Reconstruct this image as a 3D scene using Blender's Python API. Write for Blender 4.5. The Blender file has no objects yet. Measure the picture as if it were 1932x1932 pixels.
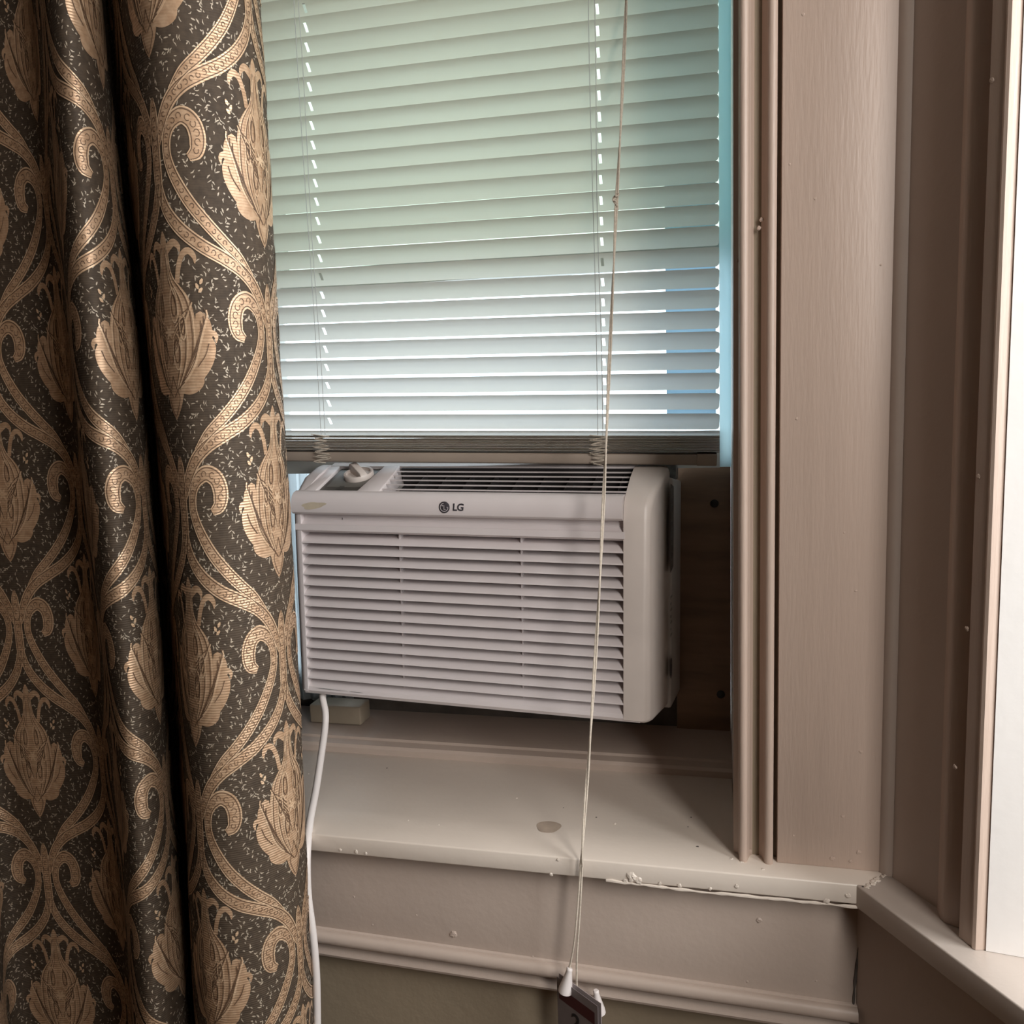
import bpy, bmesh, math, random
import numpy as np
from math import sin, cos, radians, pi
from mathutils import Matrix, Vector

random.seed(7); rng = np.random.default_rng(7)
scene = bpy.context.scene
COL = scene.collection

# ------------------------------------------------------------------ camera
FPX, YAW, PITCH, ROLL = 1600.0, radians(13.6), radians(7.35), radians(1.95)
CAM = np.array([0.0, -1.08, 1.45])
_f = np.array([-sin(YAW) * cos(PITCH), cos(YAW) * cos(PITCH), -sin(PITCH)])
_r0 = np.array([cos(YAW), sin(YAW), 0.0]); _u0 = np.cross(_r0, _f)
_r = cos(ROLL) * _r0 - sin(ROLL) * _u0; _u = np.cross(_r, _f)
cd = bpy.data.cameras.new('camera'); cam = bpy.data.objects.new('camera', cd); COL.objects.link(cam)
cd.sensor_width = 36; cd.sensor_fit = 'HORIZONTAL'; cd.lens = FPX / 1932 * 36; cd.clip_start = 0.01
cam.matrix_world = Matrix(((_r[0], _u[0], -_f[0], CAM[0]), (_r[1], _u[1], -_f[1], CAM[1]), (_r[2], _u[2], -_f[2], CAM[2]), (0, 0, 0, 1)))
scene.camera = cam

def at(px, py, Y):                       # measured point of the photograph, on the upright plane at depth Y
    d = _f + _r * (px - 966) / FPX + _u * (966 - py) / FPX
    return CAM + d * (Y - CAM[1]) / d[1]

# ------------------------------------------------------------------ world, lights, exposure
SKY = 3.2
RIGHT_W = 92.0
REAR_W = 50.0
w = bpy.data.worlds.new('sky'); scene.world = w; w.use_nodes = True
w.node_tree.nodes['Background'].inputs[0].default_value = (0.84, 0.93, 1.0, 1)
w.node_tree.nodes['Background'].inputs[1].default_value = SKY
scene.view_settings.view_transform = 'Standard'
scene.view_settings.look = 'None'
scene.view_settings.gamma = 1.0
scene.view_settings.exposure = 0.0
scene.view_settings.use_curve_mapping = False
try:
    scene.cycles.use_denoising = True
    scene.cycles.max_bounces = 10; scene.cycles.diffuse_bounces = 6; scene.cycles.transparent_max_bounces = 16
    scene.cycles.caustics_reflective = False; scene.cycles.caustics_refractive = False
    scene.cycles.sample_clamp_indirect = 6
except Exception:
    pass

# right-hand wall of the bay: own axes (t along the wall, off towards the room)
RA = radians(32)
RO = np.array([0.205, -0.015, 0.0]); RD = np.array([sin(RA), -cos(RA), 0.0]); RN = np.array([-cos(RA), -sin(RA), 0.0])
def RW(t, off, z): return RO + RD * t + RN * off + np.array([0, 0, z])

# daylight falling in through the right-hand window and an added light from behind the viewer, as the shading implies
def window_light(name, watts, c, target, sx, sy, col):
    ld = bpy.data.lights.new(name, 'AREA'); ld.shape = 'RECTANGLE'; ld.size = sx; ld.size_y = sy; ld.energy = watts; ld.color = col
    lo = bpy.data.objects.new(name, ld); COL.objects.link(lo)
    z = (Vector(c) - Vector(target)).normalized(); x = Vector((0, 0, 1)).cross(z).normalized(); y = z.cross(x)
    lo.matrix_world = Matrix(((x[0], y[0], z[0], c[0]), (x[1], y[1], z[1], c[1]), (x[2], y[2], z[2], c[2]), (0, 0, 0, 1)))
window_light('right_window_daylight', RIGHT_W, RW(1.30, -1.0, 2.15), (-0.2, 0.05, 0.95), 1.4, 1.4, (1.0, 0.95, 0.93))
REARP = RW(1.62, 0.06, 2.0); REARN = -RD; REART = -RN
window_light('rear_light_added', REAR_W, REARP, REARP + REARN + np.array([0, 0, -0.25]), 0.6, 1.3, (1.0, 0.93, 0.88))

# ------------------------------------------------------------------ materials
MATS = {}
def mat(name, col, rough=0.5, metal=0.0, spec=0.5, var=0.0, vscale=8.0, col2=None, bump=0.0, bscale=60.0, bdist=0.002,
        stretch=None, detail=4.0, sheen=0.0, coords='Object'):
    m = bpy.data.materials.new(name); m.use_nodes = True; MATS[name] = m
    nt = m.node_tree; b = nt.nodes['Principled BSDF']
    b.inputs['Base Color'].default_value = (*col, 1); b.inputs['Roughness'].default_value = rough
    b.inputs['Metallic'].default_value = metal; b.inputs['Specular IOR Level'].default_value = spec
    if sheen: b.inputs['Sheen Weight'].default_value = sheen
    tc = nt.nodes.new('ShaderNodeTexCoord'); mp = nt.nodes.new('ShaderNodeMapping')
    nt.links.new(tc.outputs[coords], mp.inputs[0])
    if stretch: mp.inputs['Scale'].default_value = stretch
    if var:
        n = nt.nodes.new('ShaderNodeTexNoise'); n.inputs['Scale'].default_value = vscale; n.inputs['Detail'].default_value = detail
        nt.links.new(mp.outputs[0], n.inputs['Vector'])
        r = nt.nodes.new('ShaderNodeValToRGB')
        c2 = col2 or tuple(c * (1 - var) for c in col)
        r.color_ramp.elements[0].position = 0.3; r.color_ramp.elements[1].position = 0.7
        r.color_ramp.elements[0].color = (*c2, 1); r.color_ramp.elements[1].color = (*col, 1)
        nt.links.new(n.outputs['Fac'], r.inputs[0]); nt.links.new(r.outputs[0], b.inputs['Base Color'])
    if bump:
        n2 = nt.nodes.new('ShaderNodeTexNoise'); n2.inputs['Scale'].default_value = bscale; n2.inputs['Detail'].default_value = 3
        nt.links.new(mp.outputs[0], n2.inputs['Vector'])
        bp = nt.nodes.new('ShaderNodeBump'); bp.inputs['Strength'].default_value = bump; bp.inputs['Distance'].default_value = bdist
        nt.links.new(n2.outputs['Fac'], bp.inputs['Height']); nt.links.new(bp.outputs[0], b.inputs['Normal'])
    return m

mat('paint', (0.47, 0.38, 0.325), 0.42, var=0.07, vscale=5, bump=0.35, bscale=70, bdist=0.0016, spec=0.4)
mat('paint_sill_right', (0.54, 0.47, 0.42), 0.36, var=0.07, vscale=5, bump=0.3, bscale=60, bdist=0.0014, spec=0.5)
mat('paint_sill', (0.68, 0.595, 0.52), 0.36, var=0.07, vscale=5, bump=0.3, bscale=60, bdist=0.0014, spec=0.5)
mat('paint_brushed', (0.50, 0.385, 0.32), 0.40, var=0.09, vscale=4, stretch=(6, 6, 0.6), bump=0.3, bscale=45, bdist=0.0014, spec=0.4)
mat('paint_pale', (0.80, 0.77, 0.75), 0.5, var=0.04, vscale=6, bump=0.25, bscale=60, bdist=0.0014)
mat('wall_paint', (0.27, 0.215, 0.15), 0.6, var=0.12, vscale=7, bump=0.4, bscale=60, bdist=0.002)
mat('wall_dark', (0.10, 0.075, 0.055), 0.6, var=0.2, vscale=6, bump=0.3)
mat('ceiling_paint', (0.36, 0.33, 0.30), 0.8, var=0.05, bump=0.2)
mat('floor_wood', (0.20, 0.11, 0.06), 0.4, var=0.4, vscale=5, stretch=(1, 12, 1), bump=0.15)
mat('grime', (0.12, 0.10, 0.085), 0.8, var=0.4, vscale=30)
mat('stain', (0.46, 0.365, 0.29), 0.5, var=0.25, vscale=60)
mat('ac_plastic', (0.66, 0.60, 0.60), 0.38, var=0.05, vscale=9, bump=0.08, bscale=400, bdist=0.0004, spec=0.45)
mat('ac_plastic_aged', (0.62, 0.55, 0.51), 0.4, var=0.10, vscale=12, bump=0.08, bscale=400, bdist=0.0004)
mat('ac_metal', (0.50, 0.47, 0.45), 0.45, var=0.06, vscale=10)
mat('ac_dark', (0.030, 0.024, 0.024), 0.7, var=0.5, vscale=25)
mat('ac_cavity', (0.020, 0.016, 0.016), 0.7, var=0.5, vscale=25)
mat('ac_panel', (0.030, 0.026, 0.023), 0.45, var=0.45, vscale=16, col2=(0.085, 0.078, 0.068))
mat('ac_panel_dusty', (0.15, 0.14, 0.125), 0.5, var=0.3, vscale=20)
mat('yellowed_smudge', (0.56, 0.48, 0.37), 0.5, var=0.15, vscale=90)
mat('logo_dark', (0.045, 0.040, 0.048), 0.45)
mat('logo_light', (0.55, 0.51, 0.52), 0.45)
mat('label_dark', (0.05, 0.05, 0.05), 0.4, var=0.6, vscale=90, col2=(0.16, 0.16, 0.155))
mat('label_print', (0.22, 0.22, 0.215), 0.5)
mat('badge_blue', (0.02, 0.02, 0.05), 0.35)
mat('cord_white', (0.66, 0.61, 0.59), 0.45)
mat('string', (0.62, 0.54, 0.45), 0.8, var=0.25, vscale=300)
mat('ladder_string', (0.42, 0.42, 0.42), 0.8)
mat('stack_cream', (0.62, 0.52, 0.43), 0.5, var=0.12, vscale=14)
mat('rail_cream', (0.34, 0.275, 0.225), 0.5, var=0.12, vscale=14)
mat('tassel_white', (0.72, 0.66, 0.64), 0.4)
mat('plywood', (0.30, 0.185, 0.115), 0.6, var=0.35, vscale=7, stretch=(1, 1, 7), bump=0.2, bscale=40, bdist=0.001)
mat('bolt_black', (0.012, 0.011, 0.011), 0.5)
mat('wood_block', (0.40, 0.33, 0.25), 0.6, var=0.15, vscale=20, bump=0.3)
mat('sash_white', (0.66, 0.66, 0.64), 0.5, var=0.06, bump=0.15)
mat('tag_grey', (0.20, 0.17, 0.17), 0.6, var=0.1, vscale=60)
mat('tag_back', (0.42, 0.36, 0.36), 0.6)
mat('tag_red', (0.055, 0.006, 0.010), 0.5)
mat('ink', (0.012, 0.011, 0.013), 0.6)

def slat_material():
    m = bpy.data.materials.new('slat_vinyl'); m.use_nodes = True; nt = m.node_tree
    out = nt.nodes['Material Output']; b = nt.nodes['Principled BSDF']
    b.inputs['Base Color'].default_value = (0.60, 0.53, 0.40, 1); b.inputs['Roughness'].default_value = 0.42
    tr = nt.nodes.new('ShaderNodeBsdfTranslucent'); tr.inputs[0].default_value = (0.71, 0.72, 0.72, 1)
    mx = nt.nodes.new('ShaderNodeMixShader'); mx.inputs[0].default_value = 0.48
    nt.links.new(b.outputs[0], mx.inputs[1]); nt.links.new(tr.outputs[0], mx.inputs[2]); nt.links.new(mx.outputs[0], out.inputs[0])
    MATS['slat'] = m
slat_material()

def glass_material(name, tint):
    m = bpy.data.materials.new(name); m.use_nodes = True; nt = m.node_tree
    out = nt.nodes['Material Output']; nt.nodes.remove(nt.nodes['Principled BSDF'])
    t = nt.nodes.new('ShaderNodeBsdfTransparent'); t.inputs[0].default_value = (*tint, 1)
    g = nt.nodes.new('ShaderNodeBsdfGlossy'); g.inputs['Roughness'].default_value = 0.02
    mx = nt.nodes.new('ShaderNodeMixShader'); mx.inputs[0].default_value = 0.06
    nt.links.new(t.outputs[0], mx.inputs[1]); nt.links.new(g.outputs[0], mx.inputs[2]); nt.links.new(mx.outputs[0], out.inputs[0])
    MATS[name] = m
glass_material('glass', (0.95, 0.97, 0.97)); glass_material('glass_old', (0.80, 0.845, 0.765))

def filler_material():
    m = bpy.data.materials.new('filler_plastic'); m.use_nodes = True; nt = m.node_tree
    out = nt.nodes['Material Output']; b = nt.nodes['Principled BSDF']
    b.inputs['Base Color'].default_value = (0.7, 0.7, 0.68, 1)
    tr = nt.nodes.new('ShaderNodeBsdfTranslucent'); tr.inputs[0].default_value = (0.75, 0.8, 0.82, 1)
    mx = nt.nodes.new('ShaderNodeMixShader'); mx.inputs[0].default_value = 0.8
    nt.links.new(b.outputs[0], mx.inputs[1]); nt.links.new(tr.outputs[0], mx.inputs[2]); nt.links.new(mx.outputs[0], out.inputs[0])
    MATS['filler'] = m
filler_material()

def fabric_material(name, col, rough, metal, ribs, strength, col2=None, spec=0.5, sheen=0.0):
    m = bpy.data.materials.new(name); m.use_nodes = True; nt = m.node_tree; b = nt.nodes['Principled BSDF']
    b.inputs['Roughness'].default_value = rough; b.inputs['Metallic'].default_value = metal
    b.inputs['Specular IOR Level'].default_value = spec
    b.inputs['Sheen Weight'].default_value = sheen
    tc = nt.nodes.new('ShaderNodeTexCoord')
    n = nt.nodes.new('ShaderNodeTexNoise'); n.inputs['Scale'].default_value = 130; n.inputs['Detail'].default_value = 3
    nt.links.new(tc.outputs['Object'], n.inputs['Vector'])
    r = nt.nodes.new('ShaderNodeValToRGB'); c2 = col2 or tuple(c * 0.72 for c in col)
    r.color_ramp.elements[0].position = 0.35; r.color_ramp.elements[1].position = 0.62
    r.color_ramp.elements[0].color = (*c2, 1); r.color_ramp.elements[1].color = (*col, 1)
    nt.links.new(n.outputs['Fac'], r.inputs[0]); nt.links.new(r.outputs[0], b.inputs['Base Color'])
    wv = nt.nodes.new('ShaderNodeTexWave'); wv.bands_direction = 'Z'; wv.inputs['Scale'].default_value = ribs
    wv.inputs['Distortion'].default_value = 1.2; wv.inputs['Detail'].default_value = 1
    nt.links.new(tc.outputs['Object'], wv.inputs['Vector'])
    bp = nt.nodes.new('ShaderNodeBump'); bp.inputs['Strength'].default_value = strength; bp.inputs['Distance'].default_value = 0.0006
    nt.links.new(wv.outputs['Fac'], bp.inputs['Height']); nt.links.new(bp.outputs[0], b.inputs['Normal'])
    MATS[name] = m
fabric_material('damask_ground', (0.072, 0.051, 0.035), 0.7, 0.0, 110, 0.4, spec=0.25)
fabric_material('damask_gold', (0.56, 0.375, 0.24), 0.40, 0.35, 95, 0.55, col2=(0.44, 0.275, 0.165))
fabric_material('damask_line', (0.13, 0.072, 0.040), 0.6, 0.1, 110, 0.3)
fabric_material('damask_fleck', (0.46, 0.38, 0.29), 0.5, 0.1, 110, 0.2)
fabric_material('damask_pale', (0.70, 0.50, 0.33), 0.40, 0.3, 95, 0.4, col2=(0.60, 0.40, 0.25))

# ------------------------------------------------------------------ mesh helpers
def tag(o, label, cat, group=None, kind=None):
    o['label'] = label; o['category'] = cat
    if group: o['group'] = group
    if kind: o['kind'] = kind
    return o
def mesh_obj(name, verts, faces, m, parent=None, smooth=False, world=True):
    me = bpy.data.meshes.new(name)
    verts = [tuple(map(float, v)) for v in verts]
    me.from_pydata(verts, [], faces); me.validate(); me.update()
    bm = bmesh.new(); bm.from_mesh(me); bmesh.ops.recalc_face_normals(bm, faces=bm.faces); bm.to_mesh(me); bm.free()
    return link_mesh(name, me, m, parent, smooth, world)
def link_mesh(name, me, m, parent=None, smooth=False, world=True):
    me.materials.append(MATS[m] if isinstance(m, str) else m)
    if smooth: me.polygons.foreach_set('use_smooth', [True] * len(me.polygons))
    o = bpy.data.objects.new(name, me); COL.objects.link(o)
    if parent:
        o.parent = parent
        if world: o.matrix_parent_inverse = PINV.get(parent.name, Matrix())
    return o
PINV = {}
def thing(name, loc, label, cat, group=None, kind=None, mw=None):
    o = bpy.data.objects.new(name, None); COL.objects.link(o); o.empty_display_size = 0.05
    if mw is not None:
        o.matrix_world = mw; PINV[o.name] = Matrix()
    else:
        o.location = loc; PINV[o.name] = Matrix.Translation([-c for c in loc])
    return tag(o, label, cat, group, kind)
def bev(o, wd, seg=2):
    b = o.modifiers.new('bevel', 'BEVEL'); b.width = wd; b.segments = seg; b.limit_method = 'ANGLE'; b.angle_limit = radians(40)
    for p in o.data.polygons: p.use_smooth = True
    return o
BOXF = [(0, 1, 3, 2), (4, 6, 7, 5), (0, 4, 5, 1), (2, 3, 7, 6), (0, 2, 6, 4), (1, 5, 7, 3)]
def boxv(x0, x1, y0, y1, z0, z1, f=None):
    v = [(x, y, z) for x in (x0, x1) for y in (y0, y1) for z in (z0, z1)]
    return [f(*p) for p in v] if f else v
def box(name, b, m, parent=None, bevel=0, f=None, seg=2):
    o = mesh_obj(name, boxv(*b, f=f), BOXF, m, parent)
    return bev(o, bevel, seg) if bevel else o
def boxes(name, bs, m, parent=None, f=None):
    V, F = [], []
    for b in bs:
        k = len(V); V += boxv(*b, f=f); F += [tuple(i + k for i in q) for q in BOXF]
    return mesh_obj(name, V, F, m, parent)
def prism(name, prof, a, b, fn, m, parent=None, smooth=True, closed=True, autos=35):
    """profile points swept between a and b; fn(p, q, s) -> xyz"""
    n = len(prof); V = [fn(p, q, a) for p, q in prof] + [fn(p, q, b) for p, q in prof]
    F = [(i, (i + 1) % n, (i + 1) % n + n, i + n) for i in range(n if closed else n - 1)]
    if closed: F += [tuple(range(n)), tuple(range(n, 2 * n))]
    o = mesh_obj(name, V, F, m, parent)
    if smooth: auto_smooth(o, autos)
    return o
def auto_smooth(o, ang=35):
    me = o.data; me.polygons.foreach_set('use_smooth', [True] * len(me.polygons))
    bm = bmesh.new(); bm.from_mesh(me)
    for e in bm.edges:
        if len(e.link_faces) == 2 and e.calc_face_angle(0) > radians(ang): e.smooth = False
    bm.to_mesh(me); bm.free()
def catmull(pts, step=None, n=None):
    P = np.asarray(pts, float); P = np.vstack([2 * P[0] - P[1], P, 2 * P[-1] - P[-2]])
    out = []
    for i in range(1, len(P) - 2):
        L = np.linalg.norm(P[i + 1][:2 if P.shape[1] < 3 else 3] - P[i][:2 if P.shape[1] < 3 else 3])
        k = n or max(2, int(math.ceil(L / step)))
        for t in np.arange(k) / k:
            a, b, c, d = P[i - 1], P[i], P[i + 1], P[i + 2]
            out.append(0.5 * (2 * b + (c - a) * t + (2 * a - 5 * b + 4 * c - d) * t * t + (3 * b - a - 3 * c + d) * t ** 3))
    out.append(P[-2]); return np.array(out)
def tube_geo(pts, r, seg=8):
    P = np.asarray(pts, float); n = len(P); V, F = [], []
    T = np.gradient(P, axis=0); T /= np.linalg.norm(T, axis=1)[:, None] + 1e-12
    up = np.array([0.3, 0.9, 0.1]); 
    for i in range(n):
        a = np.cross(T[i], up); 
        if np.linalg.norm(a) < 1e-3: a = np.cross(T[i], [1, 0, 0])
        a /= np.linalg.norm(a); b = np.cross(T[i], a)
        rr = r[i] if hasattr(r, '__len__') else r
        for k in range(seg):
            V.append(P[i] + rr * (cos(2 * pi * k / seg) * a + sin(2 * pi * k / seg) * b))
    for i in range(n - 1):
        for k in range(seg):
            F.append((i * seg + k, i * seg + (k + 1) % seg, (i + 1) * seg + (k + 1) % seg, (i + 1) * seg + k))
    F += [tuple(range(seg)), tuple(range((n - 1) * seg, n * seg))]
    return V, F
def tube(name, pts, r, m, parent=None, seg=8):
    V, F = tube_geo(pts, r, seg); o = mesh_obj(name, V, F, m, parent); auto_smooth(o, 50); return o
def tubes(name, lst, r, m, parent=None, seg=6):
    V, F = [], []
    for pts in lst:
        v, f = tube_geo(pts, r, seg); k = len(V); V += v; F += [tuple(i + k for i in q) for q in f]
    o = mesh_obj(name, V, F, m, parent); auto_smooth(o, 50); return o
def lathe(name, prof, M, m, parent=None, seg=24, world=True):
    V, F = [], []; n = len(prof)
    for k in range(seg):
        a = 2 * pi * k / seg
        for r, z in prof: V.append(M @ Vector((r * cos(a), r * sin(a), z)))
    for k in range(seg):
        for i in range(n - 1):
            F.append((k * n + i, ((k + 1) % seg) * n + i, ((k + 1) % seg) * n + i + 1, k * n + i + 1))
    F.append(tuple(k * n for k in range(seg))); F.append(tuple(k * n + n - 1 for k in range(seg)))
    o = mesh_obj(name, V, F, m, parent); auto_smooth(o, 40); return o
def text_obj(name, body, size, M, m, parent=None, offset=0.0, shear=0.0, extrude=0.0002, spacing=1.0):
    c = bpy.data.curves.new(name, 'FONT'); c.body = body; c.size = size; c.offset = offset; c.shear = shear
    c.extrude = extrude; c.align_x = 'CENTER'; c.align_y = 'CENTER'; c.resolution_u = 4; c.space_character = spacing
    o = bpy.data.objects.new(name + '_tmp', c); COL.objects.link(o)
    dg = bpy.context.evaluated_depsgraph_get(); me = bpy.data.meshes.new_from_object(o.evaluated_get(dg))
    bpy.data.objects.remove(o); bpy.data.curves.remove(c); me.name = name
    me.transform(M); me.materials.clear()
    return link_mesh(name, me, m, parent)

# ------------------------------------------------------------------ the room shell
ZS = 0.855                      # stool height
XL, XR = -0.80, 0.025          # window opening
YW = 0.305                      # sash plane
TOP = 2.50; CEIL = 2.80
S = 'structure'
tag(box('floor', (-2.3, 2.2, -3.3, 0.6, -0.1, 0), 'floor_wood'), 'dark wooden floor of the bay room', 'floor', kind=S)
tag(box('ceiling', (-2.3, 2.2, -3.3, 0.6, CEIL, CEIL + 0.1), 'ceiling_paint'), 'plain greyish ceiling above the bay', 'ceiling', kind=S)
tag(box('wall_left', (-2.3, -2.2, -3.2, 0.5, 0, CEIL), 'wall_dark'), 'dark brown wall on the left of the room', 'wall', kind=S)
tag(box('wall_back', (-2.3, 2.2, -3.3, -3.2, 0, CEIL), 'wall_dark'), 'dark brown wall behind the viewer', 'wall', kind=S)
wf = boxes('wall_front', [(-2.3, XL, 0, 0.42, 0, CEIL), (XR + 0.0005, 0.30, 0.0, 0.42, ZS - 0.03, CEIL), (XL, XR, 0.0, 0.42, TOP, CEIL), (-2.3, 0.30, 0, 0.42, 0, ZS - 0.03)], 'wall_paint')
tag(wf, 'tan painted wall below and around the window', 'wall', kind=S)
# right wall of the bay, with its own window opening t 0.16..1.40
wr = boxes('wall_right', [(-0.10, 0.155, -0.16, 0, 0, CEIL), (0.155, 1.42, -0.16, 0, 0, ZS - 0.03), (0.155, 1.42, -0.16, 0, 2.4, CEIL), (1.42, 3.75, -0.16, 0, 0, CEIL)], 'paint', f=lambda a, b, c: RW(a, b, c))
tag(wr, 'beige painted wall angling away on the right of the bay', 'wall', kind=S)

def RR(a, b, c): return np.array([REARP[0], REARP[1], 0]) + REART * a + REARN * b + np.array([0, 0, c])
o = boxes('wall_rear_added', [(-0.55, -0.34, 0.02, 0.10, 0, CEIL), (0.34, 0.45, 0.02, 0.10, 0, CEIL), (-0.34, 0.34, 0.02, 0.10, 0, 1.27), (-0.34, 0.34, 0.02, 0.10, 2.73, CEIL)], 'wall_paint', f=RR)  # unseen stub wall and window, added to carry the rear light
tag(o, 'unseen tan stub wall added behind the viewer to hold the rear light', 'wall', kind=S)
w3 = thing('window_3_added', tuple(RR(0, 0.03, 1.27)), 'unseen window added behind the viewer to let in light', 'window', kind=S)
boxes('sash_frame', [(-0.34, -0.30, 0.03, 0.07, 1.27, 2.73), (0.30, 0.34, 0.03, 0.07, 1.27, 2.73), (-0.30, 0.30, 0.03, 0.07, 1.27, 1.33), (-0.30, 0.30, 0.03, 0.07, 2.67, 2.73)], 'sash_white', w3, f=RR)
box('pane', (-0.30, 0.30, 0.045, 0.049, 1.33, 2.67), 'glass', w3, f=RR)

# casing on the right side of the window: recessed edge, bead, cove, bead, groove
def arc(cx, cy, r, a0, a1, n):
    return [(cx + r * cos(radians(a0 + (a1 - a0) * i / n)), cy + r * sin(radians(a0 + (a1 - a0) * i / n))) for i in range(n + 1)]
prof = [(XR - 0.003, 0.03), (XR - 0.003, 0.002), (0.0275, -0.002), (0.0282, -0.012)] + arc(0.0335, -0.0165, 0.0053, 165, 360, 7) \
     + [(0.0400, -0.012), (0.0425, -0.003), (0.0465, 0.001), (0.053, 0.001), (0.0575, -0.004), (0.0590, -0.012)] + arc(0.0648, -0.0165, 0.0056, 180, 370, 7) \
     + [(0.0706, 0.002), (0.0755, 0.002), (0.0755, 0.03)]
o = prism('trim_1', prof, ZS, TOP + 0.12, lambda p, q, s: (p, q, s), 'paint_brushed')
tag(o, 'moulded beige casing running up the right side of the window', 'trim', kind=S)
prof = [(2 * (XL + XR) / 2 - p, q) for p, q in prof]
o = prism('trim_2', prof, ZS, TOP + 0.12, lambda p, q, s: (p, q, s), 'paint_brushed')
tag(o, 'moulded beige casing on the left window side behind the curtain', 'trim', kind=S)
tag(box('trim_3', (0.0755, 0.2125, -0.015, 0.02, ZS, CEIL), 'paint_brushed', bevel=0.0008), 'wide flat beige board between window casing and corner', 'trim', kind=S)
# caulked bead in the corner
o = prism('trim_4', [(0.197, -0.0152), (0.2005, -0.021), (0.2055, -0.0245), (0.2105, -0.0245), (0.216, -0.0152)], ZS, CEIL, lambda p, q, s: (p, q, s), 'paint')
tag(o, 'thin caulked bead in the corner between the two walls', 'trim', kind=S)
# stool (inside sill) of the front window
sill_r = 0.178
V = [(-1.05, -0.05), (sill_r, -0.05), (0.2055, -0.014), (0.2055, 0.03), (XR, 0.03), (XR, 0.236), (XL, 0.236), (XL, 0.03), (-1.05, 0.03)]
n = len(V)
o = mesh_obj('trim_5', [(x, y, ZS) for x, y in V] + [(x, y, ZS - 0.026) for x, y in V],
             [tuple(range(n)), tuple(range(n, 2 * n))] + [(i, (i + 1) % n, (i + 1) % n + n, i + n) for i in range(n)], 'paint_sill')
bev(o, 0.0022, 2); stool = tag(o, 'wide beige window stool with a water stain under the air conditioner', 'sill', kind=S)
# raised outer sill, sloping up to the sash
o = mesh_obj('trim_6', [(x, y, z) for x in (XL, XR) for y, z in ((0.222, ZS - 0.01), (0.2225, ZS + 0.010), (0.2265, ZS + 0.0145), (0.243, ZS + 0.0165), (0.245, ZS + 0.0205), (0.262, ZS + 0.022), (0.42, ZS + 0.03), (0.42, ZS - 0.05))],
             [tuple(range(8)), tuple(range(8, 16))] + [(i, (i + 1) % 8, (i + 1) % 8 + 8, i + 8) for i in range(8)], 'paint')
auto_smooth(o, 25); tag(o, 'raised beige outer sill sloping up under the air conditioner', 'sill', kind=S)
# apron below the stool and its moulding
apz = 0.683
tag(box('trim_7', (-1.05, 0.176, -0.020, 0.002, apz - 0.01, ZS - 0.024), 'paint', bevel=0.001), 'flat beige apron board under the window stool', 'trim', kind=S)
def tilt(x): return -0.0235 * (x + 0.2)
mp_ = [(0.002, 0.004), (-0.020, 0.002), (-0.0225, 0.0005), (-0.023, -0.001)] + [( -0.0265 - 0.0075 * sin(radians(a)), -0.010 + 0.0095 * cos(radians(a))) for a in (10, 35, 60, 90, 120, 150)] \
    + [(-0.0225, -0.0205), (-0.0165, -0.0245), (-0.0155, -0.0285), (-0.019, -0.0325), (-0.0235, -0.0345), (-0.025, -0.038), (-0.0235, -0.042), (-0.017, -0.044), (0.002, -0.0445)]
n = len(mp_); V = []
for x in (-1.05, 0.1735): V += [(x, y, apz + z + tilt(x)) for y, z in mp_]
o = mesh_obj('trim_8', V, [tuple(range(n)), tuple(range(n, 2 * n))] + [(i, (i + 1) % n, (i + 1) % n + n, i + n) for i in range(n)], 'paint')
auto_smooth(o, 40); tag(o, 'rounded beige moulding along the bottom of the apron', 'trim', kind=S)
# jambs, head and blind stop of the window opening
win = thing('window_1', (XL, YW, ZS), 'double hung window behind the blind', 'window', kind=S)
box('jamb', (XR, XR + 0.02, 0.0, 0.43, ZS, TOP), 'paint_pale', win)
box('jamb', (XL - 0.02, XL, 0.0, 0.43, ZS, TOP), 'paint_pale', win)
box('head_jamb', (XL, XR, 0.0, 0.43, TOP - 0.02, TOP), 'paint_pale', win)
def sash_(name, z0, z1, y, gl, swl, sw, rail):
    s = boxes(name, [(XL, XL + swl, y, y + 0.035, z0, z1), (XL + swl, XR - sw, y, y + 0.035, z0, z0 + rail), (XL + swl, XR - sw, y, y + 0.035, z1 - 0.045, z1)], 'sash_white', win)
    box('vinyl_stile', (XR - sw, XR - 0.0004, y + 0.012, y + 0.020, z0, z1), 'vinyl_stile', s)
    p = box('pane', (XL + swl - 0.004, XR - sw + 0.004, y + 0.016, y + 0.020, z0 + rail - 0.004, z1 - 0.04), gl, s)
def strip_material(key, tcol, fac):
    m = bpy.data.materials.new(key); m.use_nodes = True; nt = m.node_tree
    out = nt.nodes['Material Output']; b = nt.nodes['Principled BSDF']; b.inputs['Base Color'].default_value = (0.6, 0.64, 0.65, 1); b.inputs['Roughness'].default_value = 0.4
    tr = nt.nodes.new('ShaderNodeBsdfTranslucent'); tr.inputs[0].default_value = tcol
    mx = nt.nodes.new('ShaderNodeMixShader'); mx.inputs[0].default_value = fac
    nt.links.new(b.outputs[0], mx.inputs[1]); nt.links.new(tr.outputs[0], mx.inputs[2]); nt.links.new(mx.outputs[0], out.inputs[0]); MATS[key] = m
strip_material('frosted', (0.40, 0.52, 0.60, 1), 0.8); strip_material('vinyl_stile', (0.80, 0.95, 0.98, 1), 0.85)
box('frosted_strip', (-0.079, 0.0015, YW + 0.0745, YW + 0.077, 1.40, TOP - 0.03), 'frosted', win)
sash_('lower_sash', 1.3365, 2.16, YW, 'glass', 0.045, 0.018, 0.058)
sash_('upper_sash', 1.66, TOP - 0.02, YW + 0.037, 'glass_old', 0.045, 0.018, 0.035)

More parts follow.
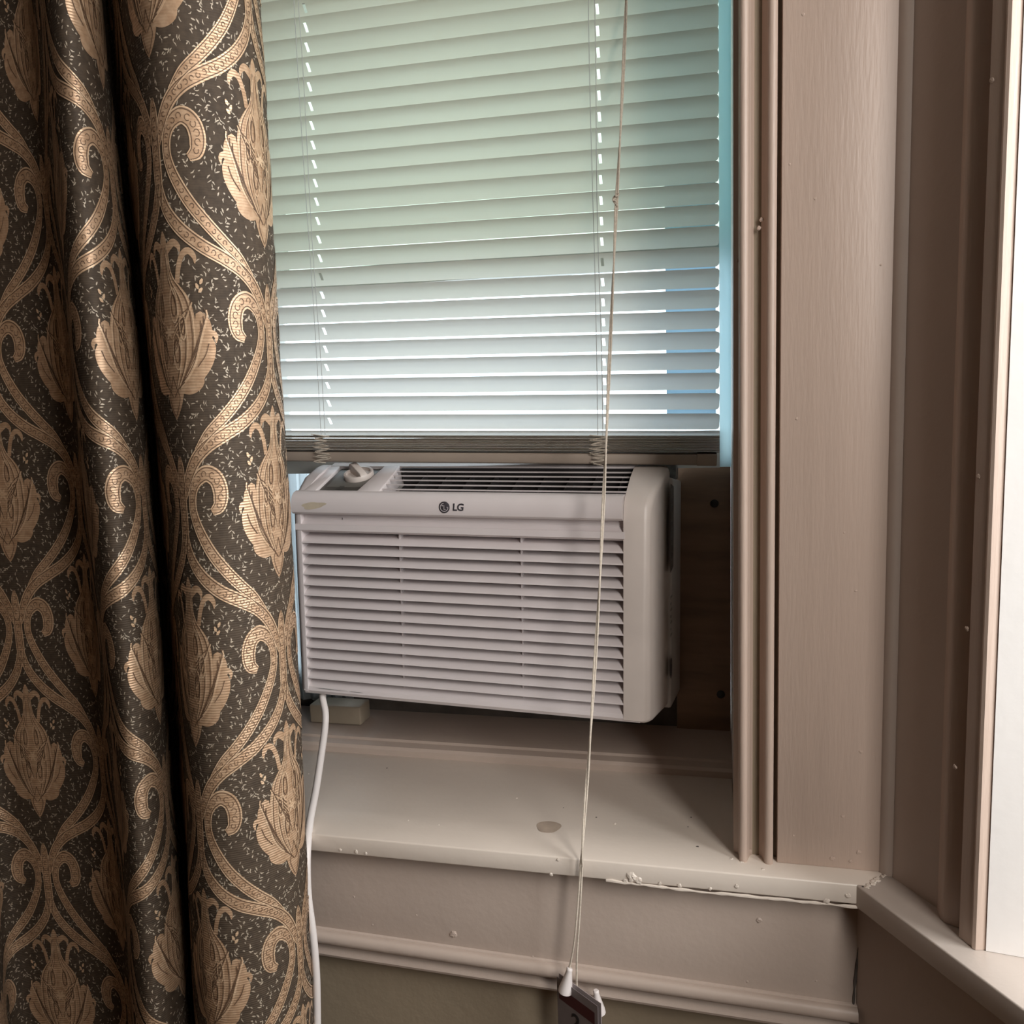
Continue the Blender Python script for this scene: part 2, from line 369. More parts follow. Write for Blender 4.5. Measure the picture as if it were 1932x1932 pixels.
# ---- right bay wall trim
casr = [(a + (0.010 if a > 0.11 else 0.004 if a > 0.084 else 0), b) for a, b in [(0.078, -0.004), (0.0785, -0.004), (0.0825, -0.004), (0.0835, 0.003), (0.087, 0.008), (0.093, 0.0125), (0.100, 0.0135), (0.106, 0.011), (0.1105, 0.006),
        (0.1135, 0.002), (0.117, 0.002), (0.1185, 0.014), (0.120, 0.0195), (0.133, 0.021), (0.1365, 0.0205), (0.140, 0.0225), (0.1435, 0.0215), (0.1455, 0.0165), (0.1470, 0.010), (0.148, 0.0), (0.148, -0.03), (0.078, -0.03)]]
o = prism('trim_9', casr, ZS, 2.52, lambda p, q, s: RW(p, q, s), 'paint_brushed'); tag(o, 'moulded beige casing beside the bright right-hand reveal', 'trim', kind=S)
j0 = RW(0.1584, 0.0125, 0); jd = np.array([0.985, -0.14, 0]); jn = np.array([0.14, 0.985, 0])
jp = [j0, j0 + jd * 0.34, j0 + jd * 0.34 + jn * 0.02, j0 + jn * 0.02]
o = mesh_obj('trim_10', [(p[0], p[1], z) for z in (ZS, 2.42) for p in jp], [(0, 1, 2, 3), (4, 7, 6, 5)] + [(i, (i + 1) % 4, (i + 1) % 4 + 4, i + 4) for i in range(4)], 'paint_pale')
tag(o, 'white splayed reveal of the right-hand window in bright daylight', 'trim', kind=S)
# stool of the right wall
rp = [(-0.028, 0.052), (1.45, 0.052), (1.45, 0.0), (1.43, -0.27), (0.30, -0.27), (0.15, -0.02), (-0.0005, 0.0)]
n = len(rp)
o = mesh_obj('trim_11', [RW(a, b, ZS - 0.0004) for a, b in rp] + [RW(a, b, ZS - 0.030) for a, b in rp],
             [tuple(range(n)), tuple(range(n, 2 * n))] + [(i, (i + 1) % n, (i + 1) % n + n, i + n) for i in range(n)], 'paint_sill_right')
bev(o, 0.002, 2); tag(o, 'beige stool of the right-hand window running towards the viewer', 'sill', kind=S)
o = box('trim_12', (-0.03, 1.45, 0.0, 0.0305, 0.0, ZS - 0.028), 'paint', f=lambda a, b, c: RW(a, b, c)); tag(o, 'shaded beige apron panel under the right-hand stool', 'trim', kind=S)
w2 = thing('window_2', tuple(RW(0.85, -0.24, ZS)), 'right-hand bay window letting in the daylight', 'window', kind=S)
rwf = lambda a, b, c: RW(a, b, c)
sf = boxes('sash_frame', [(0.28, 0.345, -0.26, -0.22, ZS, 2.4), (1.36, 1.42, -0.26, -0.22, ZS, 2.4), (0.345, 1.36, -0.26, -0.22, ZS, ZS + 0.07), (0.345, 1.36, -0.26, -0.22, 2.33, 2.4)], 'sash_white', w2, f=rwf)
box('pane', (0.345, 1.36, -0.242, -0.238, ZS + 0.07, 2.33), 'glass', w2, f=rwf)
box('jamb', (1.42, 1.44, -0.30, 0.0, ZS, 2.4), 'paint_pale', w2, f=rwf)
box('head_jamb', (0.14, 1.44, -0.30, 0.0, 2.4, 2.42), 'paint_pale', w2, f=rwf)

# ---- paint chips, nail holes and the water stain
def blob(name, c, r, nrm, m, parent, flat=0.35, jag=0.45, n=11):
    nrm = np.array(nrm, float); nrm /= np.linalg.norm(nrm)
    a = np.cross(nrm, [0.1, 0.2, 0.97]); 
    if np.linalg.norm(a) < 0.3: a = np.cross(nrm, [1, 0, 0])
    a /= np.linalg.norm(a); b = np.cross(nrm, a)
    V = []; 
    for ring, (rr, h) in enumerate(((1, -0.1), (0.8, 0.7), (0.42, 1.0))):
        for k in range(n):
            q = rr * r * (1 - jag * random.random()); an = 2 * pi * k / n
            V.append(np.array(c) + a * q * cos(an) + b * q * sin(an) + nrm * r * flat * h * (1 - 0.4 * random.random() * (ring > 0)))
    F = [(i * n + k, i * n + (k + 1) % n, (i + 1) * n + (k + 1) % n, (i + 1) * n + k) for i in range(2) for k in range(n)] + [tuple(range(2 * n, 3 * n))]
    return mesh_obj(name, V, F, m, parent)
apron = bpy.data.objects['trim_7']; board = bpy.data.objects['trim_3']; casing = bpy.data.objects['trim_1']; cas9 = bpy.data.objects['trim_9']
for px_, py_, r in ((855, 1762, 0.0065), (1432, 1737, 0.0045), (1005, 1805, 0.0022), (668, 1692, 0.002), (1410, 1852, 0.0022), (1540, 1851, 0.0018), (703, 1745, 0.0016), (786, 1727, 0.0018)):
    p = at(px_, py_, -0.0202); blob('paint_chip', p, r, (0, -1, 0), 'paint', apron, 0.3)
def on_z(px, py, Z):
    d = _f + _r * (px - 966) / FPX + _u * (966 - py) / FPX
    return CAM + d * (Z - CAM[2]) / d[2]
for px_, py_, r in ((642, 1604, 0.0028), (672, 1607, 0.0036), (690, 1610, 0.0028), (1040, 1650, 0.003), (1192, 1655, 0.0085), (1205, 1662, 0.006), (1180, 1662, 0.005), (1245, 1667, 0.0032), (1282, 1671, 0.0034), (1340, 1677, 0.003), (1053, 1622, 0.0026), (1390, 1672, 0.0036), (1560, 1700, 0.0045), (1600, 1690, 0.004)):
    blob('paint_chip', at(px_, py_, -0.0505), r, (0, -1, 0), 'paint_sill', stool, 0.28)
cb = [(x, -0.0500 + 0.0006 * random.random(), ZS - 0.0262 - 0.0035 * max(0, min(1, (x + 0.15) / 0.1)) + 0.0012 * random.random()) for x in np.linspace(-0.14, 0.176, 40)]
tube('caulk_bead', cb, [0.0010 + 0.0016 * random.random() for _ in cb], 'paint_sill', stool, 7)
for px_, py_, r in ((730, 1449, 0.0017), (1125, 1542, 0.0016), (1316, 1597, 0.0024), (1304, 1542, 0.0016), (1298, 1560, 0.0014), (1063, 1524, 0.001)):
    blob('nail_hole', on_z(px_, py_, ZS + 0.0001), r, (0, 0, 1), 'grime', stool, 0.18, 0.3, 8)
for px_, py_, r in ((770, 1548, 0.0022), (975, 1506, 0.002), (1160, 1554, 0.003), (828, 1556, 0.002), (582, 1460, 0.0016), (1380, 1620, 0.003), (1400, 1626, 0.0035), (1440, 1640, 0.003)):
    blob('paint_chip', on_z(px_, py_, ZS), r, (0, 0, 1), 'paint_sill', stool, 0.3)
for px_, py_, r in ((1538, 375, 0.0018), (1503, 790, 0.0022), (1593, 1005, 0.0016), (1615, 1115, 0.002), (1590, 1540, 0.003), (1497, 1577, 0.0016), (1662, 500, 0.0016), (1625, 1418, 0.003), (1515, 27, 0.0022), (1490, 310, 0.0018), (1570, 1620, 0.004), (1620, 1608, 0.004), (1605, 1625, 0.003)):
    blob('paint_chip', at(px_, py_, -0.0152), r, (0, -1, 0), 'paint_brushed', board, 0.3)
for px_, py_, r in ((1437, 415, 0.0035), (1432, 430, 0.003), (1391, 492, 0.0028), (1408, 1532, 0.0035), (1402, 1600, 0.006), (1412, 1606, 0.005)):
    blob('paint_chip', at(px_, py_, -0.008 if px_ > 1420 else -0.004), r, (0, -1, 0), 'paint_brushed', casing, 0.4)
for t_, z_ in ((0.134, 1.36), (0.133, 1.74), (0.127, 1.20), (0.118, 1.045)):
    blob('paint_chip', RW(t_, 0.0205, z_), 0.0032, RN, 'paint_brushed', cas9, 0.35)
for k in range(9):
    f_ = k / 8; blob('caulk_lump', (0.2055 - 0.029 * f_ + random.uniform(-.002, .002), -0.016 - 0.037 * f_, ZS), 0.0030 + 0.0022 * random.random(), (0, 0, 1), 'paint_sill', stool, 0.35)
# round water stain on the stool
c = on_z(1035, 1560, ZS + 0.0004); V = [(c[0] + 0.017 * cos(a) * (1 + 0.10 * sin(3 * a)), c[1] + 0.0175 * sin(a) * (1 + 0.08 * cos(2 * a)), ZS + 0.0004) for a in np.linspace(0, 2 * pi, 28, endpoint=False)]
mesh_obj('water_stain', V, [tuple(range(28))], 'stain', stool)
# dark caulk crack in the corner under the stools
for pts, r in (([at(1628, 1672, -0.052), at(1627, 1688, -0.053), at(1631, 1700, -0.050), at(1633, 1722, -0.0275), at(1626, 1760, -0.0215), at(1616, 1822, -0.0205), at(1611, 1880, -0.0205), at(1609, 1940, -0.0205)], 0.0016),):
    o = tube('caulk_crack', catmull(pts, n=4), [r * (0.5 + random.random()) for _ in range(4 * (len(pts) - 1) + 1)], 'grime', apron, 6)

# ------------------------------------------------------------------ air conditioner
a_, b_, c_ = -0.0646, -0.0204, 0.0130
ACM = Matrix.Translation((-0.6658, 0.15, 0.9865)) @ Matrix.Rotation(a_, 4, 'Z') @ Matrix.Rotation(b_, 4, 'X') @ Matrix.Rotation(c_, 4, 'Y')
W = 0.571
ac = thing('air_conditioner', None, 'white window air conditioner with louvred front and top control knob', 'air conditioner', mw=ACM)
def tz(y): return -0.11 * max(0.0, y - 0.02)            # the unit tilts back a little towards the outside
# side cheeks of the front bezel
cheek = [(0.0, 0.004), (0.0, 0.300), (0.004, 0.318), (0.014, 0.331), (0.060, 0.355), (0.095, 0.3675), (0.110, 0.370), (0.118, 0.366), (0.118, -0.010), (0.02, -0.002), (0.006, 0.0)]
def cheek_mesh(name, xin, fout, m):
    n = len(cheek); V = [(xin, y, z) for y, z in cheek]
    rings = [(0.0, -0.010), (0.35, -0.002), (1.0, 0.0)]
    def ins(y, z, d):                        # pull the outline inwards for a rounded shoulder
        cy, cz = 0.06, 0.17
        return y + (cy - y) / abs(cy - y + 1e-9) * d * (y < 0.02) , z + (cz - z) / abs(cz - z + 1e-9) * d * 0.8
    out = []
    for k, (d, dx) in enumerate(((0.0, -0.0085), (0.0012, -0.0040), (0.0036, -0.0012), (0.0075, 0.0))):
        for y, z in cheek:
            yy, zz = ins(y, z, d); out.append((fout(yy) + (dx if xin < fout(0) else -dx), yy, zz))
    V += out; F = []
    for k in range(4):
        for i in range(n): F.append((k * n + i, k * n + (i + 1) % n, (k + 1) * n + (i + 1) % n, (k + 1) * n + i))
    F += [tuple(range(n)), tuple(range(4 * n, 5 * n))]
    o = mesh_obj(name, V, F, m, ac, world=False); auto_smooth(o, 45); return o
cheek_mesh('side_panel', W - 0.036, lambda y: W + 0.012 * min(1, max(0, y) / 0.05) + 0.05 * max(0, y - 0.05), 'ac_plastic_aged')
cheek_mesh('side_panel', 0.013, lambda y: -0.012 * min(1, max(0, y) / 0.05), 'ac_plastic')
# steel cabinet running out through the window
V = [(x, y, z + tz(y)) for x in (0.004, W + 0.0205) for y in (0.112, 0.62) for z in (-0.002, 0.362)]
o = mesh_obj('cabinet', V, BOXF, 'ac_metal', ac, world=False); bev(o, 0.004)
cab = o
def pr_ac(name, prof, x0, x1, m, parent=None, ang=30):
    n = len(prof); V = [(x, y, z) for x in (x0, x1) for y, z in prof]
    o = mesh_obj(name, V, [tuple(range(n)), tuple(range(n, 2 * n))] + [(i, (i + 1) % n, (i + 1) % n + n, i + n) for i in range(n)], m, parent or ac, world=False)
    auto_smooth(o, ang); return o
# logo bar, ledge under it and bottom rail
bar = pr_ac('front_bar', [(0.02, 0.2985), (0.002, 0.2975), (-0.003, 0.2985), (-0.006, 0.3015), (-0.0072, 0.307), (-0.0072, 0.315), (-0.006, 0.322), (-0.003, 0.328), (0.003, 0.3325), (0.009, 0.3345), (0.02, 0.3345)], 0.001, W - 0.0365, 'ac_plastic')
pr_ac('bar_ledge', [(0.03, 0.298), (0.012, 0.297), (0.0105, 0.288), (0.004, 0.2825), (-0.001, 0.2815), (-0.001, 0.272), (0.004, 0.2685), (0.03, 0.2675)], 0.003, W - 0.034, 'ac_plastic')
pr_ac('bottom_rail', [(0.04, 0.0225), (0.016, 0.0225), (0.002, 0.012), (0.0, 0.006), (0.003, 0.0005), (0.010, -0.001), (0.12, -0.012), (0.12, 0.0), (0.04, 0.0)], 0.006, W - 0.012, 'ac_plastic')
# filter behind the louvres, closed strip on the left
mesh_obj('filter', boxv(0.080, W - 0.034, 0.036, 0.040, 0.018, 0.272), BOXF, 'ac_dark', ac, world=False)
mesh_obj('closed_strip', boxv(0.012, 0.080, 0.0265, 0.040, 0.018, 0.272), BOXF, 'ac_plastic', ac, world=False)
for x in (0.1800, 0.3790):
    mesh_obj('rib', boxv(x - 0.0012, x + 0.0012, 0.012, 0.036, 0.018, 0.272), BOXF, 'ac_plastic', ac, world=False)
# fourteen louvres, one mesh shared
lp = [(0.0, 0.0), (0.0008, 0.0022), (0.0105, 0.0085), (0.028, 0.0136), (0.028, 0.0119), (0.0110, 0.0066), (0.0020, -0.0006)]
lv0 = None
for k in range(14):
    z = 0.2510 - 0.01728 * k
    if lv0 is None:
        lv0 = pr_ac('louver', lp, 0.009, W - 0.034, 'ac_plastic'); lv0.location.z = z
    else:
        o = lv0.copy(); COL.objects.link(o); o.parent = ac; o.location.z = z
# sloping top: plane from (0.012,0.334) to (0.108,0.3685)
s0 = np.array([0.012, 0.3335]); s1 = np.array([0.108, 0.3690]); sd = (s1 - s0) / np.linalg.norm(s1 - s0); sn = np.array([-sd[1], sd[0]]); SL = np.linalg.norm(s1 - s0)
def sp(x, s, h): q = s0 + sd * s + sn * h; return (x, q[0], q[1])
def sbox(name, x0, x1, a, b, h0, h1, m, parent=ac, skew=(0, 0), bevel=0):
    V = [(x + (skew[i] * (s / SL)), *sp(0, s, h)[1:]) for i, x in enumerate((x0, x1)) for s in (a, b) for h in (h0, h1)]
    o = mesh_obj(name, V, BOXF, m, parent, world=False)
    return bev(o, bevel) if bevel else o
sbox('top_frame', 0.012, 0.034, 0.0, SL, -0.012, 0.0, 'ac_plastic', skew=(0, -0.004), bevel=0.0015)
sbox('top_frame', 0.107, 0.148, 0.0, SL, -0.030, 0.001, 'ac_plastic', skew=(0.006, -0.006), bevel=0.0025)
sbox('top_frame', 0.012, W - 0.034, SL - 0.004, SL + 0.012, -0.014, 0.0005, 'ac_plastic', bevel=0.0015)
cp = sbox('control_panel', 0.033, 0.1125, 0.0, SL, -0.012, -0.0045, 'ac_panel')
sbox('dusty_patch', 0.040, 0.111, 0.026, SL - 0.018, -0.0046, -0.0043, 'ac_panel_dusty', cp)
for (x0, x1, a, b) in ((0.046, 0.062, 0.014, 0.024), (0.064, 0.072, 0.017, 0.030), (0.074, 0.108, 0.006, 0.015)):
    sbox('panel_marking', x0, x1, a, b, -0.0044, -0.0041, 'ac_panel', cp)
sbox('vent_cavity', 0.146, W - 0.034, 0.0, SL, -0.042, -0.032, 'ac_cavity')
sbox('vent_back', 0.146, W - 0.034, SL - 0.0085, SL - 0.0050, -0.050, -0.0015, 'ac_cavity')
for k in range(5):
    s = 0.0125 + 0.0172 * k
    sbox('vent_blade', 0.141, W - 0.0345, s, s + 0.0014, -0.0024, -0.0004, 'ac_plastic')
for k in range(9):
    x = 0.19 + 0.041 * k
    sbox('vent_divider', x, x + 0.0016, 0.002, SL - 0.002, -0.031, -0.010, 'ac_cavity')
sbox('vent_frame', 0.148, W - 0.034, -0.002, 0.003, -0.020, -0.006, 'ac_plastic_aged')
for k in range(11):
    x = 0.175 + 0.031 * k + 0.006 * (k % 3)
    sbox('vent_slot', x, x + 0.012 + 0.006 * (k % 2), 0.0031, 0.0034, -0.013, -0.0065, 'ac_dark')
# rotary knob
kx, ky, kz = sp(0.0800, 0.068, -0.0045)
KM = Matrix.Translation((kx, ky, kz)) @ Matrix(((1, 0, 0, 0), (0, sd[0], sn[0], 0), (0, sd[1], sn[1], 0), (0, 0, 0, 1)))
knob = lathe('knob', [(0.0250, 0.0), (0.0250, 0.0065), (0.0242, 0.0082), (0.0225, 0.0086), (0.0205, 0.0082), (0.0195, 0.0042)], KM, 'ac_plastic_aged', ac, 32)
GM = KM @ Matrix.Rotation(radians(140), 4, 'Z')
gp = [(-0.0235, 0.003), (-0.0240, 0.0085), (-0.0200, 0.0125), (0.010, 0.0200), (0.0190, 0.0195), (0.0235, 0.0150), (0.0235, 0.003)]
V = [GM @ Vector((x, s * (0.0055 if z > 0.012 else 0.0068), z)) for s in (-1, 1) for x, z in gp]; n = len(gp)
o = mesh_obj('knob_grip', V, [tuple(range(n)), tuple(range(n, 2 * n))] + [(i, (i + 1) % n, (i + 1) % n + n, i + n) for i in range(n)], 'ac_plastic_aged', knob, world=False); bev(o, 0.0012)
# emblem and letters on the bar
LM = Matrix(((1, 0, 0, 0), (0, 0, -1, 0), (0, 1, 0, 0), (0, 0, 0, 1)))
EM = Matrix.Translation((0.2642, -0.00725, 0.3135)) @ LM
emb = lathe('emblem', [(0.0088, -0.0006), (0.0088, 0.0003), (0.0084, 0.0005)], EM, 'logo_dark', bar, 32)
def arcpts(r, a0, a1, n=14): return [(r * cos(radians(a0 + (a1 - a0) * i / n)), r * sin(radians(a0 + (a1 - a0) * i / n))) for i in range(n + 1)]
def strip2d(name, pts, w, M, m, parent, h=0.0006):
    P = np.array(pts); T = np.gradient(P, axis=0); T /= np.linalg.norm(T, axis=1)[:, None] + 1e-12; N = np.stack([-T[:, 1], T[:, 0]], 1)
    V = []; 
    for p, nn in zip(P, N):
        for s in (-1, 1): V.append(M @ Vector((*(p + nn * s * w / 2), h)))
    return mesh_obj(name, V, [(2 * i, 2 * i + 1, 2 * i + 3, 2 * i + 2) for i in range(len(P) - 1)], m, parent, world=False)
strip2d('emblem_ring', arcpts(0.0062, 95, 350, 24) + [(0.0061, 0.0002), (0.0040, 0.0002)], 0.0009, EM, 'logo_light', emb)
strip2d('emblem_stroke', [(-0.0002, 0.0034), (-0.0002, 0.0), (-0.0002, -0.0033), (0.0026, -0.0033)], 0.0009, EM, 'logo_light', emb)
lathe('emblem_dot', [(0.0011, 0.0), (0.0011, 0.0006)], EM @ Matrix.Translation((-0.0030, 0.0026, 0)), 'logo_light', emb, 12)
text_obj('lettering', 'LG', 0.0152, Matrix.Translation((0.2862, -0.00735, 0.3134)) @ LM, 'logo_dark', bar, offset=0.0004, shear=0.12, spacing=0.95)
# yellowed smudge on the bar and scuffs on the bottom rail
def patch(name, cx, cz, rx, rz, y, m, parent, rot=0.0, n=26):
    V = []
    for a in np.linspace(0, 2 * pi, n, endpoint=False):
        q = 1 + 0.13 * sin(3 * a + 1) + 0.07 * sin(5 * a); x = rx * q * cos(a); z = rz * q * sin(a)
        V.append((cx + x * cos(rot) - z * sin(rot), y, cz + x * sin(rot) + z * cos(rot)))
    return mesh_obj(name, V, [tuple(range(n))], m, parent, world=False)
patch('smudge', 0.041, 0.3125, 0.021, 0.0055, -0.00735, 'yellowed_smudge', bar, 0.10)
patch('scuff', 0.083, 0.2825 + 0.008, 0.0006, 0.0022, 0.0090, 'ac_dark', bar)
for cx, cz, rx in ((0.055, 0.0105, 0.028), (0.100, 0.0098, 0.012)):
    patch('scuff', cx, cz, rx, 0.00045, -0.0002, 'label_print', ac, -0.02)
# printed labels on the right side of the cabinet
XS = W + 0.0208
lb = mesh_obj('rating_label', [(XS, 0.085, 0.345), (XS, 0.128, 0.337), (XS, 0.128, 0.212), (XS, 0.088, 0.208)], [(0, 1, 2, 3)], 'label_dark', cab, world=False)
for k in range(9):
    z = 0.325 - 0.012 * k
    mesh_obj('label_line', [(XS + 0.0002, 0.094, z), (XS + 0.0002, 0.112 + 0.012 * random.random(), z - 0.002), (XS + 0.0002, 0.112, z - 0.005), (XS + 0.0002, 0.094, z - 0.003)], [(0, 1, 2, 3)], 'label_print', lb, world=False)
for k in range(7):
    z = 0.172 - 0.010 * k
    mesh_obj('printed_line', [(XS, 0.090, z), (XS, 0.116 - 0.010 * (k % 2), z - 0.002), (XS, 0.116 - 0.010 * (k % 2), z - 0.006), (XS, 0.090, z - 0.004)], [(0, 1, 2, 3)], 'label_print', cab, world=False)
V = [(XS, 0.106 + 0.014 * cos(a), 0.055 + 0.0165 * sin(a)) for a in np.linspace(0, 2 * pi, 24, endpoint=False)]
bd = mesh_obj('round_badge', V, [tuple(range(24))], 'badge_blue', cab, world=False)
V = [(XS + 0.0002, 0.106 + r * cos(a), 0.055 + r * 1.1 * sin(a)) for r in (0.007, 0.0085) for a in np.linspace(0, 2 * pi, 20, endpoint=False)]
mesh_obj('badge_ring', V, [(i, (i + 1) % 20, (i + 1) % 20 + 20, i + 20) for i in range(20)], 'label_print', bd, world=False)
# power cord
ACI = ACM.inverted()
cp_ = [at(610, 1300, 0.17), at(609, 1318, 0.158), at(614, 1345, 0.145), at(613, 1375, 0.13), at(606, 1425, 0.09), at(596, 1490, 0.03), at(584, 1555, -0.035), at(579, 1620, -0.072), at(581, 1690, -0.080), at(590, 1760, -0.082), at(596, 1830, -0.081), at(598, 1900, -0.080), at(598, 1990, -0.078), at(594, 2200, -0.06), at(592, 2700, -0.05)]
o = tube('power_cord', [ACI @ Vector(p) for p in catmull(cp_, n=6)], 0.0056, 'cord_white', ac, 10)

# ------------------------------------------------------------------ things around the air conditioner
ply = box('plywood_panel', (-0.0655, 0.0246, 0.352, 0.3595, 0.8808, 1.352), 'plywood', bevel=0.0008)
tag(ply, 'brown plywood panel filling the gap right of the air conditioner', 'panel')
for q in ((1348, 950), (1360, 1310)):
    p = at(*q, 0.352); lathe('bolt', [(0.0068, -0.0005), (0.0068, 0.0012), (0.005, 0.0024)], Matrix.Translation(p) @ Matrix.Rotation(radians(90), 4, 'X'), 'bolt_black', ply, 16)
fp = thing('filler_panel', (XL, 0.355, 0.9), 'pale plastic filler panel left of the air conditioner beside the curtain', 'panel')
for k in range(6):
    x0 = XL + 0.0220 * k
    V = [(x0, 0.352, z) for z in (0.9, 1.352)] + [(x0 + 0.01125, 0.343, z) for z in (0.9, 1.352)] + [(x0 + 0.0225, 0.352, z) for z in (0.9, 1.352)] + [(x0 + 0.0225, 0.3535, z) for z in (0.9, 1.352)] + [(x0 + 0.01125, 0.3445, z) for z in (0.9, 1.352)] + [(x0, 0.3535, z) for z in (0.9, 1.352)]
    F = [(0, 1, 3, 2), (2, 3, 5, 4), (4, 5, 7, 6), (6, 7, 9, 8), (8, 9, 11, 10), (10, 11, 1, 0), (0, 2, 4, 6, 8, 10), (1, 11, 9, 7, 5, 3)]
    mesh_obj('pleat', V, F, 'filler', fp)
p0 = at(680, 1349, 0.285)
blk = box('wood_block', (-0.725, p0[0], 0.285, 0.33, 0.8795, 0.914), 'wood_block', bevel=0.003)
tag(blk, 'short beige wooden block under the left end of the air conditioner', 'block')
mesh_obj('leak_seal_added', boxv(0.002, W + 0.0195, 0.165, 0.200, 0.3445, 0.3720), BOXF, 'label_dark', ac, world=False)  # strip added on the cabinet top to block a light leak under the sash
box('bottom_stop', (XL, -0.063, 0.3598, 0.366, 0.878, 0.955), 'grime', win)

# ------------------------------------------------------------------ window blind
YB = 0.236; bx0, bx1 = -0.786, 0.0065; SW = 0.0330; TILT = radians(48); PITCHZ = 0.0300
LADX = (-0.631, -0.1695)
blind = thing('window_blind', (-0.36, YB, 1.348), 'cream slatted blind lowered over the window above the air conditioner', 'blind')
def slat_mesh(tilt_, holes=True, xr=bx1, crown=0.0026):
    aa = np.linspace(-0.5, 0.5, 8)
    xs = [bx0, bx0 + 0.0006, bx0 + 0.0018, bx0 + 0.005] + ([v for l in LADX for v in (l + 0.002, l + 0.0065)] if holes else []) + [-0.35, xr - 0.005, xr - 0.0025, xr - 0.0010, xr]
    xs = sorted(xs); V, F = [], []
    def fac(x):
        d = min(x - bx0, xr - x); r = 0.005
        return 1.0 if d >= r else 1 - (2 * r / SW) * (1 - math.sqrt(max(0, 1 - (1 - d / r) ** 2)))
    for x in xs:
        k = fac(x)
        for a in aa:
            q = a * k
            y = -q * SW * cos(tilt_) + crown * (1 - 4 * q * q) * sin(tilt_); z = q * SW * sin(tilt_) + crown * (1 - 4 * q * q) * cos(tilt_)
            V.append((x, y, z))
    for i in range(len(xs) - 1):
        hole = holes and any(abs(xs[i] - (l + 0.002)) < 1e-6 for l in LADX)
        for j in range(7):
            if hole and j in (2, 3, 4): continue
            F.append((i * 8 + j, i * 8 + j + 1, (i + 1) * 8 + j + 1, (i + 1) * 8 + j))
    me = bpy.data.meshes.new('slat'); me.from_pydata(V, [], F); me.update(); me.materials.append(MATS['slat'])
    me.polygons.foreach_set('use_smooth', [True] * len(me.polygons)); return me
sm = slat_mesh(TILT)
ZR = 1.3465                      # underside of the bottom rail at the right end
def lean(z):                     # the lower slats dip to the right where the rail rests on the machine
    return 0.027 if z < 1.40 else max(0.006, 0.027 - 0.030 * (z - 1.40))
def place(o, z, ln, y=YB):
    o.parent = blind; o.matrix_parent_inverse = PINV[blind.name]
    o.location = (0, y, z); o.rotation_euler = (0, ln, 0)
z = 1.4115
k = 0
while z < TOP - 0.06:
    o = bpy.data.objects.new('slat', sm); COL.objects.link(o)
    place(o, z, lean(z) + random.uniform(-0.0008, 0.0008)); z += PITCHZ; k += 1
# slats bunched on the bottom rail
sm2 = slat_mesh(radians(6), False, crown=0.0012)
for k in range(11):
    o = bpy.data.objects.new('stacked_slat', sm2); sm2.materials[0] = MATS['stack_cream']; COL.objects.link(o)
    place(o, ZR + 0.0185 + 0.0024 * k, 0.025 + random.uniform(-0.0008, 0.0008), YB + random.uniform(-0.0012, 0.0012))
me3 = slat_mesh(radians(16), False, crown=0.0015)
o = bpy.data.objects.new('slat', me3); COL.objects.link(o); place(o, ZR + 0.0185 + 0.0285, 0.026)
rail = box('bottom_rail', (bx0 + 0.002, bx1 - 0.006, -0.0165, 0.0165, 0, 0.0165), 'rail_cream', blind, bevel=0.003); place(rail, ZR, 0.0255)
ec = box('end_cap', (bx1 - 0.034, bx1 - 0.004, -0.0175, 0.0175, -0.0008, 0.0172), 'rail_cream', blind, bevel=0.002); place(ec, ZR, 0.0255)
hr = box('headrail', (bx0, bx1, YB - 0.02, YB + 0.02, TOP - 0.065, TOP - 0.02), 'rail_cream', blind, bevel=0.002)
def railz(x): return ZR - 0.0255 * x
for l in LADX:
    zt = TOP - 0.06; pts = []; pb = []
    for i, zz in enumerate(np.linspace(railz(l) + 0.045, zt, 60)):
        pts.append((l - 0.006 + 0.0010 * sin(9 * zz), YB - 0.0135, zz)); pb.append((l + 0.0015 + 0.0012 * sin(13 * zz + 1), YB - 0.0150, zz))
    tubes('ladder_cord', [pts, pb], 0.00055, 'ladder_string', blind, 5)
    # slack ladder string bunched over the stacked slats
    loops = []
    for r in range(3):
        P = []
        for i in range(13):
            P.append((l - 0.003 + (0.016 * (1 if i % 2 else -1) * random.uniform(0.55, 1.0)), YB - 0.0195 - 0.0015 * r + random.uniform(-0.001, 0.001), railz(l) + 0.046 - 0.0036 * i + random.uniform(-0.0015, 0.0015)))
        P.append((l + 0.002, YB - 0.0185, railz(l) - 0.0015)); loops.append(catmull(P, n=5))
    tubes('slack_cord', loops, 0.0006, 'string', blind, 5)
# pull cord: two twisted strands, knot, tassels
Yc = lambda py: 0.225 - 0.283 * (py + 60) / (1615 + 60)
main = [(1184, -60), (1178, 90), (1170, 260), (1163, 385), (1158, 500), (1150, 680), (1143, 850), (1138, 960), (1131, 1110), (1122, 1260), (1113, 1400), (1104, 1520), (1098, 1612)]
cl = [at(x, y, Yc(y)) for x, y in main]
cl.insert(0, cl[0] + (cl[0] - cl[1]) * 1.2)
tail = [(1095, 1650, -0.0585), (1087, 1740, -0.060), (1081, 1790, -0.060), (1073, 1834, -0.060)]
tail2 = [(1097, 1650, -0.0590), (1093, 1740, -0.061), (1089, 1810, -0.061), (1088, 1868, -0.061)]
def strand(base, tl, ph):
    P = catmull(base + [at(*t) for t in tl], n=10); m_ = len(P); out = []
    for i, p in enumerate(P):
        e = 0.0013 if i < m_ - 34 else 0.0005
        out.append(p + np.array([cos(ph + i * 0.16), sin(ph + i * 0.16), 0]) * e)
    return out
pc = tube('pull_cord', strand(cl, tail, 0.0), 0.0014, 'string', blind, 6)
pc2 = tube('pull_cord', strand(cl, tail2, pi), 0.0014, 'string', blind, 6)
kn = at(1162, 383, Yc(383)); V, F = [], []
